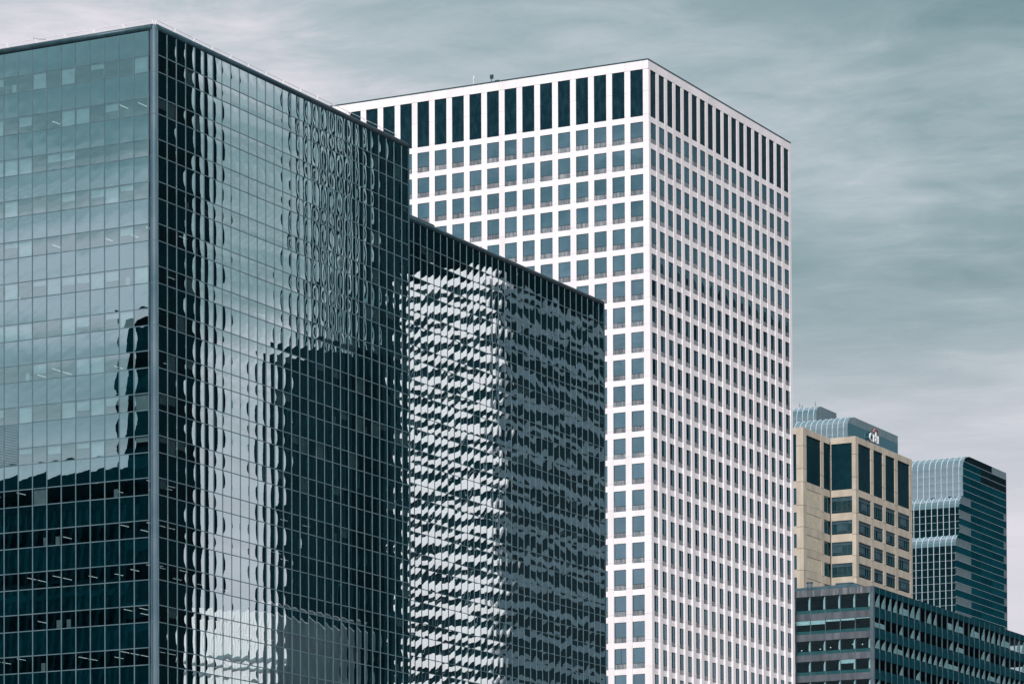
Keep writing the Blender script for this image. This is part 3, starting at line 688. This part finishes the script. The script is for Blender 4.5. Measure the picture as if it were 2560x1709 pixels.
# ================================================================== dark glass block, lower right
GX, GY = 595.8, 236.9
G = thing('dark_office_block', (GX, GY, 0), 'low dark office block with curtained windows at the lower right', 'office building')
rowsG = [(85.58, 88.04)] + [(83.75 - 3.65 * r - 1.85, 83.75 - 3.65 * r) for r in range(7)]
rowsG = [(a + ZC, b + ZC) for a, b in rowsG]
TOPG = 89.2 + ZC; BOTG = rowsG[-1][0] - 1.8
GL_ = [0.51 + 2.86 * k for k in range(0, 8)]
GR_ = [0.25 + 2.853 * k for k in range(0, 31)]
LB = rowsG[0][0] - 0.62
mbz = [TOPG]
for face, ms in (('L', GL_), ('R', GR_)):
    u0, u1 = ms[0] - 0.0, ms[-1]
    for u in ms:
        mb = MB(); face_box(mb, face, 0, u - 0.055, u + 0.055, -0.045, 0.2, BOTG, TOPG - 0.02); mb.build('mullion', M['gmull'], G)
    for i in range(len(ms) - 1):
        a, b = ms[i] + 0.055, ms[i + 1] - 0.055
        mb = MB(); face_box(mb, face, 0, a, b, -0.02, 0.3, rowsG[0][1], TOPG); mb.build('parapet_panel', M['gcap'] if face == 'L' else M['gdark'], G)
        for q, (z0, z1) in enumerate(rowsG):
            nb = rowsG[q + 1][1] if q + 1 < len(rowsG) else z0 - 1.8
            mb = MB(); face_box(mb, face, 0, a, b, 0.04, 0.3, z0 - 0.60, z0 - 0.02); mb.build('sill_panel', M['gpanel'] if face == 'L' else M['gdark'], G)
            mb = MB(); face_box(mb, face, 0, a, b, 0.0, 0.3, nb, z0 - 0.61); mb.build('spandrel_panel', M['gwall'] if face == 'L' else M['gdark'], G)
            mb = MB(); face_box(mb, face, 0, a, b, 0.03, 0.04, z0, z1); wv = mb.build('window', M['gglass'], G)
            hh = z1 - z0; w = b - a
            def sheet(poly, nm, d):
                mb = MB(); pts = [(a + w * p, z0 + hh * qq) for p, qq in poly]
                mb.prism(pts, d, d + 0.02, 'y' if face == 'R' else 'x'); mb.build(nm, M['curtain'], wv)
            rr = random.random()
            if face == 'R':
                pr = 0.92 if q in (2,) else (0.55 if q in (0, 4) else 0.3)
                if rr < pr:
                    j1, j2 = random.uniform(0.25, 0.5), random.uniform(0.85, 0.98)
                    sheet([(j1, 0.03), (0.97, 0.03), (0.97, j2), (0.9, j2 * 0.96), (j1 + 0.34, 0.62), (j1 + 0.12, 0.34)], 'curtain', 0.06)
                elif rr < pr + 0.15:
                    sheet([(0.02, 0.05), (0.97, 0.05), (0.97, 0.5), (0.02, 0.55)], 'curtain', 0.06)
            else:
                if q in (1, 5):
                    dr = random.choice((0.2, 0.35, 0.4, 0.1))
                    sheet([(0.01, 1 - dr), (0.99, 1 - dr), (0.99, 0.99), (0.01, 0.99)], 'window_blind', 0.05)
                elif q == 3 and rr < 0.4:
                    sheet([(0.01, 0.62), (0.99, 0.62), (0.99, 0.99), (0.01, 0.99)], 'window_blind', 0.05)
                if q in (0, 2, 3, 4):
                    sheet([(0.01, 0.02), (0.12, 0.02), (0.12, 0.55), (0.09, 0.8), (0.03, 0.93), (0.01, 0.95)], 'curtain', 0.06)
                if q == 2:
                    mb = MB(); uu = a + w * random.uniform(0.2, 0.8); zz = z0 + hh * random.uniform(0.1, 0.5); face_box(mb, face, 0, uu, uu + 0.16, 1.0, 1.1, zz, zz + 0.16); mb.build('lamp_globe', M['lamp'], wv)
mb = MB(); mb.box(-0.1, 0.5, -0.1, 0.42, BOTG, TOPG - 0.01); mb.box(0.16, 0.45, -0.14, 0.02, BOTG, TOPG - 0.03); mb.build('corner_pier', M['gmull'], G)
for z0, z1 in rowsG: 
    pass
for q, (z0, z1) in enumerate(rowsG):
    nb = rowsG[q + 1][1] if q + 1 < len(rowsG) else BOTG
    mb = MB(); mb.box(0.32, 86, 0.32, 21, nb + 0.02, z0 - 0.06); mb.build('floor_zone', M['interior'], G)
mb = MB(); mb.box(0.32, 86, 0.32, 21, rowsG[0][1] + 0.02, TOPG - 0.3); mb.build('roof_slab', M['slate'], G)
mb = MB(); mb.box(5, 85, 5, 20.5, BOTG, rowsG[0][1]); mb.build('core_wall', M['interior'], G)
mb = MB(); mb.box(-0.1, 86, -0.1, 21, 0, BOTG - 0.02); mb.build('lower_shaft', M['slate'], G)
mb = MB(); mb.hexa([(3.0, 3.2, TOPG - 0.3), (16, 3.2, TOPG - 0.3), (16, 16.5, TOPG - 0.3), (3.0, 16.5, TOPG - 0.3), (3.4, 5.0, TOPG + 1.15), (15, 5.0, TOPG + 1.15), (15, 16.2, TOPG + 1.0), (3.4, 16.2, TOPG + 1.0)]); mb.box(3.6, 14, 5.4, 8.6, TOPG + 1.1, TOPG + 1.45); mb.build('roof_plant_room', M['slate'], G)
mb = MB(); mb.tube((3.2, 13.4, TOPG), (3.2, 13.4, TOPG + 1.75), 0.5, 16); mb.tube((3.2, 13.4, TOPG + 1.75), (3.2, 13.4, TOPG + 1.95), 0.58, 16); o = mb.build('roof_vent', M['gmull'], G); smooth_by_angle(o)

# ================================================================== far glass towers with curved tiers
def profile(tiers, x_r, zbot):
    """outline in (x,z) of the stepped, round-shouldered front, from the ridge down"""
    pts = [(0.0, tiers[0][1])]
    xprev = 0.0
    for q, (xf, zt, hc) in enumerate(tiers):
        w = xprev - xf
        for s in range(1, 6):
            t = s / 5 * math.pi / 2
            pts.append((xprev - w * math.sin(t), zt - hc * (1 - math.cos(t))))
        zn = tiers[q + 1][1] if q + 1 < len(tiers) else zbot
        pts.append((xf, zn)); xprev = xf
    return pts
def curved_tower(root, tiers, xr, depth, zbot, rib0, pitch, nb, band=2.0):
    pts = profile(tiers, xr, zbot)
    inner = [(x + 0.25, z - 0.2) for x, z in pts]
    mb = MB(); mb.prism(inner + [(xr - 0.2, zbot), (xr - 0.2, pts[0][1] - 0.2)], 0.25, depth, 'y'); mb.build('inner_body', M['wframe'], root)
    # front cells
    cells = []
    for (a, b) in zip(pts, pts[1:]):
        if abs(a[0] - b[0]) < 1e-6:
            n = max(1, round((a[1] - b[1]) / band))
            for k in range(n):
                cells.append(((a[0], a[1] - (a[1] - b[1]) * k / n), (a[0], a[1] - (a[1] - b[1]) * (k + 1) / n), False))
        else: cells.append((a, b, True))
    for i in range(nb):
        y0, y1 = (rib0 + pitch * i) if i else 0.02, rib0 + pitch * (i + 1)
        for (a, b, cv) in cells:
            dxn, dzn = b[0] - a[0], b[1] - a[1]; l = math.hypot(dxn, dzn); nx, nz = dzn / l, -dxn / l
            bul = random.uniform(0.001, 0.004); tl = random.gauss(0, 0.003)
            mb = MB(); vs = []; nu = nv = 2
            for jv in range(nv + 1):
                for iu in range(nu + 1):
                    u, v = iu / nu, jv / nv
                    d = 0.0 if cv else 16 * bul * u * (1 - u) * v * (1 - v) * 4 + tl * (u - 0.5)
                    vs.append((a[0] + dxn * v + nx * d, y0 + 0.01 + (y1 - y0 - 0.02) * u, a[1] + dzn * v + nz * d))
            fs = [(jv * 3 + iu, (jv + 1) * 3 + iu, (jv + 1) * 3 + iu + 1, jv * 3 + iu + 1) for jv in range(2) for iu in range(2)]
            mb.add(vs, fs); mb.build('curved_pane' if cv else 'front_pane', M['fglass'], root, True)
    for i in range(nb + 1):
        y = rib0 + pitch * i
        mb = MB()
        for (a, b) in zip(pts, pts[1:]):
            dxn, dzn = b[0] - a[0], b[1] - a[1]; l = math.hypot(dxn, dzn); nx, nz = dzn / l * 0.16, -dxn / l * 0.16
            mb.hexa([(a[0] + nx, y - 0.05, a[1] + nz), (a[0] - nx, y - 0.05, a[1] - nz), (a[0] - nx, y + 0.05, a[1] - nz), (a[0] + nx, y + 0.05, a[1] + nz),
                     (b[0] + nx, y - 0.05, b[1] + nz), (b[0] - nx, y - 0.05, b[1] - nz), (b[0] - nx, y + 0.05, b[1] - nz), (b[0] + nx, y + 0.05, b[1] + nz)])
        mb.build('rib', M['rib'], root)
    for (a, b, cv) in cells:
        if not cv:
            mb = MB(); mb.box(a[0] - 0.05, a[0] + 0.05, 0.1, rib0 + pitch * nb, b[1] - 0.05, b[1] + 0.05); mb.build('transom', M['line'], root)
    return pts
def front_at(pts, z):
    for (a, b) in zip(pts, pts[1:]):
        if b[1] - 1e-6 <= z <= a[1] + 1e-6 and a[1] - b[1] > 1e-9:
            t = (a[1] - z) / (a[1] - b[1]); return a[0] + (b[0] - a[0]) * t
    return pts[-1][0]

FX, FY = 942.53, 345.89
F = thing('tiered_glass_tower', (FX, FY, 0), 'far dark glass tower stepping out in rounded ribbed tiers at the right', 'office building')
zt = 174.8 + ZC
tiersF = [(-5.2, zt, 3.6), (-8.3, 163.0 + ZC, 3.2), (-11.4, 152.0 + ZC, 3.2)]
pF = curved_tower(F, tiersF, 29.9, 45, 110 + ZC, 1.2, 1.73, 15)
z = zt; q = 0
while z > 112 + ZC:
    z2 = z - 2.0
    def bandpoly(zz1, zz2, off):
        p = [(front_at(pF, zz1 - (zz1 - zz2) * s / 4) + off, zz1 - (zz1 - zz2) * s / 4) for s in range(5)]
        return p
    # split the band in panes; some storey ends are paler, a reflection put into their colour
    xs = [None, 0.7, 9, 18, 27.4, 29.9]
    for c in range(5):
        if c == 0: poly = bandpoly(z, z2 + 0.12, 0.0) + [(0.7 - 0.02, z2 + 0.12), (0.7 - 0.02, z)]
        else: poly = [(xs[c], z), (xs[c], z2 + 0.12), (xs[c + 1] - 0.02, z2 + 0.12), (xs[c + 1] - 0.02, z)]
        mt = 'fdark'
        if q == 0: mt = 'fpale' if c > 2 else 'fglass'
        elif q >= 6 and q % 2 == 0 and c in (0, 4): mt = 'freflect'
        elif q in (1, 2) and c >= 2: mt = 'fglass'
        mb = MB(); mb.prism(poly, 0.0, 0.2, 'y'); mb.build('side_pane', M[mt], F)
    mb = MB(); mb.prism(bandpoly(z2 + 0.12, z2, -0.03) + [(29.93, z2), (29.93, z2 + 0.12)], -0.06, 0.2, 'y'); mb.build('band_line', M['line'], F)
    z = z2; q += 1
mb = MB(); mb.box(29.7, 29.92, 0.22, 45, 110 + ZC, zt); mb.build('end_wall', M['fdark'], F)
mb = MB(); mb.box(-12.5, 30, -0.1, 45, 0, 110 + ZC - 0.05); mb.build('lower_shaft', M['fdark'], F)

SX, SY = 969.4, 390.78
Sg = thing('ribbed_glass_roof_tower', (SX, SY, 0), 'far grey glass tower with rounded ribbed roof steps behind the beige tower', 'office building')
zs = 194.2 + ZC
pS = curved_tower(Sg, [(-5.2, zs, 3.6)], 34.2, 16, 165 + ZC, 1.35, 1.70, 9)
def side(root, pts, y, x1, segs):
    for (z1, z2, mt, nm) in segs:
        poly = [(front_at(pts, z1 - (z1 - z2) * s / 4), z1 - (z1 - z2) * s / 4) for s in range(5)] + [(x1, z2), (x1, z1)]
        mb = MB(); mb.prism(poly, y, y + 0.22, 'y'); mb.build(nm, M[mt], root)
side(Sg, pS, 0.0, 34.2, [(zs, zs - 2.3, 'fpale', 'fascia_band'), (zs - 2.32, zs - 5.7, 'fdark', 'side_pane'), (zs - 5.85, zs - 12, 'fdark', 'side_pane'), (zs - 12.02, zs - 29, 'fdark', 'side_pane')])
mb = MB(); mb.box(-5.0, 34.25, -0.05, 0.2, zs - 5.84, zs - 5.71); mb.build('band_line', M['line'], Sg)
for k in range(1, 14):
    mb = MB(); mb.box(2.4 * k, 2.4 * k + 0.05, -0.02, 0.1, zs - 2.28, zs - 0.02); mb.build('fascia_joint', M['slate'], Sg)
mb = MB(); mb.box(34.0, 34.22, 0.24, 16, 165 + ZC, zs); mb.build('end_wall', M['fdark'], Sg)
mb = MB(); mb.box(-6, 34.3, 0, 40, 0, 165 + ZC - 0.02); mb.build('lower_shaft', M['fdark'], Sg)
# upper roof step, further back
us = MB()
U = thing('upper_roof_step', (978.7, 405.1, 0), 'highest rounded ribbed glass roof step beside the white tower edge', 'rooftop')
zu = 200.2 + ZC
pU = curved_tower(U, [(-3.4, zu, 3.2)], 12.15, 30, 170 + ZC, 0.9, 1.75, 9)
side(U, pU, 0.0, 12.15, [(zu, zu - 2.4, 'fpale', 'side_panel'), (zu - 2.44, zu - 7, 'fpale', 'side_panel'), (zu - 7.02, zu - 28, 'fdark', 'side_panel')])
for k in range(1, 8):
    mb = MB(); mb.box(1.5 * k, 1.5 * k + 0.06, -0.02, 0.1, zu - 6.9, zu - 0.1); mb.build('panel_joint', M['slate'], U)
mb = MB(); mb.box(-4, 12.2, 0.3, 30, 0, 170 + ZC - 0.02); mb.build('lower_shaft', M['fdark'], U)
for k, (yy, hh) in enumerate(((2.0, 1.9), (6.2, 1.3), (7.0, 2.0), (9.5, 1.2), (11.8, 1.7))):
    a = MB(); a.tube((0, 0, 0), (0, 0, hh), 0.05, 6); a.tube((-0.25, 0.0, hh * 0.7), (0.25, 0, hh * 0.7), 0.04, 6); a.tube((0, -0.3, hh * 0.5), (0, 0.3, hh * 0.5), 0.04, 6)
    lab = ['slim aerial nearest the grey wall of the top roof step', 'short aerial in the middle of the top roof step', 'tall thin aerial in the middle of the top roof step', 'stubby aerial towards the white tower on the top roof step', 'aerial closest to the white tower on the top roof step'][k]
    tag(a.build('roof_aerial', M['slate'], None, loc=(979.5, 405.1 + yy, zu - 0.1)), lab, 'aerial', 'aerials on the top roof step')

# sign: white letters and a red arc standing off the glass
sgn = thing('letter_sign', (SX, SY, zs), 'white citi letters under a red arc on the far glass roof', 'sign')
def arc_pts(cx, cz, r, a0, a1, n): return [(cx + r * math.cos(math.radians(a0 + (a1 - a0) * i / n)), cz + r * math.sin(math.radians(a0 + (a1 - a0) * i / n))) for i in range(n + 1)]
def stroke(mb, pts, w, d0, d1):
    for (a, b) in zip(pts, pts[1:]):
        l = math.hypot(b[0] - a[0], b[1] - a[1]); nx, nz = -(b[1] - a[1]) / l * w / 2, (b[0] - a[0]) / l * w / 2
        ex, ez = (b[0] - a[0]) / l * w * 0.12, (b[1] - a[1]) / l * w * 0.12
        a2, b2 = (a[0] - ex, a[1] - ez), (b[0] + ex, b[1] + ez)
        mb.hexa([(a2[0] - nx, d0, a2[1] - nz), (b2[0] - nx, d0, b2[1] - nz), (b2[0] - nx, d1, b2[1] - nz), (a2[0] - nx, d1, a2[1] - nz),
                 (a2[0] + nx, d0, a2[1] + nz), (b2[0] + nx, d0, b2[1] + nz), (b2[0] + nx, d1, b2[1] + nz), (a2[0] + nx, d1, a2[1] + nz)])
lz = -5.1; xh = 2.1; w_ = 0.5
mb = MB(); stroke(mb, arc_pts(11.1, lz + xh / 2, xh / 2 - w_ / 2 + 0.2, 55, 305, 14), w_, -0.9, -0.6); mb.build('letter', M['signwhite'], sgn)
mb = MB(); stroke(mb, [(13.0, lz), (13.0, lz + xh)], w_, -0.9, -0.6); mb.build('letter', M['signwhite'], sgn)
mb = MB(); stroke(mb, [(14.75, lz + xh + 0.9), (14.75, lz + 0.5), (15.0, lz + 0.12), (15.6, lz + 0.15)], w_, -0.9, -0.6); stroke(mb, [(14.1, lz + xh - 0.3), (15.6, lz + xh - 0.3)], w_ * 0.8, -0.88, -0.62); mb.build('letter', M['signwhite'], sgn)
mb = MB(); stroke(mb, [(16.5, lz), (16.5, lz + xh)], w_, -0.9, -0.6); mb.build('letter', M['signwhite'], sgn)
mb = MB(); stroke(mb, arc_pts(14.75, lz + xh - 0.25, 2.1, 28, 152, 14), 0.42, -0.92, -0.6); mb.build('red_arc', M['signred'], sgn)
mb = MB(); mb.box(10.2, 17, -0.58, -0.02, lz + 0.6, lz + 0.75); mb.build('sign_bracket', M['wframe'], sgn)

# ================================================================== towers across the street, seen only mirrored in the glass
def plain_tower(name, label, x0, x1, y0, y1, ztop, mat, cat='office building'):
    r = thing(name, (x0, y0, 0), label, cat)
    mb = MB(); mb.box(0, x1 - x0, 0, y1 - y0, 0, ztop + ZC); mb.build('body', M[mat], r); return r
def piers_on(r, x0, x1, y0, y1, ztop, mat, pitch, w, faces, out=0.5, zlo=0):
    """vertical piers on the faces named: 'x-' 'x+' 'y+'"""
    for fc in faces:
        ln = (y1 - y0) if fc[0] == 'x' else (x1 - x0); n = int(ln / pitch)
        for k in range(n + 1):
            u = k * ln / n
            mb = MB()
            if fc == 'x-': mb.box(-out, 0, u - w / 2, u + w / 2, zlo, ztop + ZC)
            elif fc == 'x+': mb.box(x1 - x0, x1 - x0 + out, u - w / 2, u + w / 2, zlo, ztop + ZC)
            else: mb.box(u - w / 2, u + w / 2, y1 - y0, y1 - y0 + out, zlo, ztop + ZC)
            mb.build('pier', M[mat], r)
def bands_on(r, x0, x1, y0, y1, ztop, mat, pitch, hb, out=0.5, zlo=20):
    z = ztop + ZC
    while z > zlo:
        mb = MB(); mb.box(-out, x1 - x0 + out, -out, y1 - y0 + out, z - hb, z + 0.3 if z > ztop + ZC - 0.1 else z); mb.build('spandrel_band', M[mat], r)
        z -= pitch
# striped white tower
T4 = plain_tower('striped_white_tower', 'white banded tower mirrored in the recessed glass wing', 751, 753, -51, 0, 193, 'rglass')
bands_on(T4, 751, 753, -51, 0, 193, 'rwhite', 6.0, 2.9, 0.6, 60)
T9 = plain_tower('shade_side_tower', 'darker banded block standing in for the shaded side of the white banded tower in the glass wing', 755, 870, -51, -1, 191, 'rglass')  # added block: the white tower's shaded side put into a darker colour
bands_on(T9, 755, 870, -51, -1, 191, 'rshade', 6.2, 2.3, 0.3, 60)
piers_on(T4, 751, 753, -51, 0, 192, 'rgrey', 6.4, 0.35, ('x-',), 0.3, 60)
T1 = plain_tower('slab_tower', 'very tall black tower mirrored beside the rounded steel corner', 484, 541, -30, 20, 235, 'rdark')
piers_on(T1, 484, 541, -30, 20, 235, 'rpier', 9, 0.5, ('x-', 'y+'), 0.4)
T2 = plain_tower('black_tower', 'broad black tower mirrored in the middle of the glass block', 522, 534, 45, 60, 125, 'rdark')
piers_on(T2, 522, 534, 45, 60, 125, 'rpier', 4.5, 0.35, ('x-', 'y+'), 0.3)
T3 = plain_tower('pale_tower', 'pale ribbed tower mirrored high on the glass block', 633, 636, -12.7, 0, 245, 'rdark')
mb = MB(); mb.box(-0.25, -0.02, 0.2, 12.5, 30, 244 + ZC); mb.build('glazed_front', M['rpale'], T3)
piers_on(T3, 633, 636, -12.7, 0, 245, 'rdark', 3.4, 1.7, ('x-',), 0.7)
T0 = plain_tower('low_dark_block', 'low dark block mirrored under the bright sky of the glass block', 552, 606, -10, 5, 88, 'rdark')
LW = plain_tower('low_white_block', 'small white walled block mirrored at the bottom of the glass block', 472.6, 499.5, 62, 75, 74, 'rwhite')
mb = MB(); mb.box(0.4, 27.2, 12.9, 13.3, 0, 73.6 + ZC); mb.build('side_wall', M['rgrey'], LW)
bands_on(LW, 472.9, 499.5, 62.3, 74.7, 66, 'rgrey', 4.4, 0.5, 0.45, 20)
piers_on(LW, 472.6, 499.5, 62, 75, 74, 'rgrey', 2.6, 0.12, ('x-', 'y+'), 0.08)
T5 = plain_tower('huge_dark_tower', 'huge dark tower mirrored above the white stripes of the glass wing', 930, 1140, -170, -150, 300, 'rdark')
piers_on(T5, 930, 1140, -170, -150, 300, 'rpier', 6, 0.6, ('x-', 'y+'), 0.5)
T6 = plain_tower('dark_riverside_tower', 'dark tower mirrored in the side windows of the white tower', 935, 1110, -60, 0, 246, 'rdark')
piers_on(T6, 935, 1110, -60, 0, 246, 'rpier', 8, 0.8, ('x-', 'y+'), 0.5)
T7 = plain_tower('wide_dark_tower', 'wide dark tower mirrored in the low office block', 1170, 1420, -60, 0, 230, 'rdark')
T8 = plain_tower('dark_reflection_tower', 'unseen tower added for the dark reflection in the side of the tiered glass tower', 1330, 1430, 140, 200, 262, 'rdark')  # added out of view so the tiered tower's side mirrors something dark
L1 = plain_tower('columned_black_block', 'black columned block mirrored low in the left glass face', -25, 50, 335.2, 425, 104.5, 'rdark')
piers_on(L1, -25, 50, 335.2, 425, 99, 'rpier', 4.6, 1.7, ('x+',), 0.6)
mb = MB(); mb.box(75, 76.2, 0, 89.8, 99 + ZC, 104.5 + ZC); mb.build('cornice', M['rdark'], L1)
mb = MB(); mb.box(75, 76.0, 0, 89.8, 84 + ZC, 85.5 + ZC); mb.build('belt_course', M['rpier'], L1)
L2 = plain_tower('narrow_black_tower', 'narrow black tower mirrored next to the corner of the left face', -10, 50, 290, 335, 129.5, 'rdark')
bands_on(L2, -10, 50, 290, 335, 120, 'rpier', 13, 3.2, 0.2, 30)
L3 = plain_tower('hidden_dark_slab', 'unseen slab added for the dark reflection low in the front of the tiered glass tower', 735, 775, 392, 450, 190, 'rdark')  # added behind the white tower to darken the lower tiers' reflection
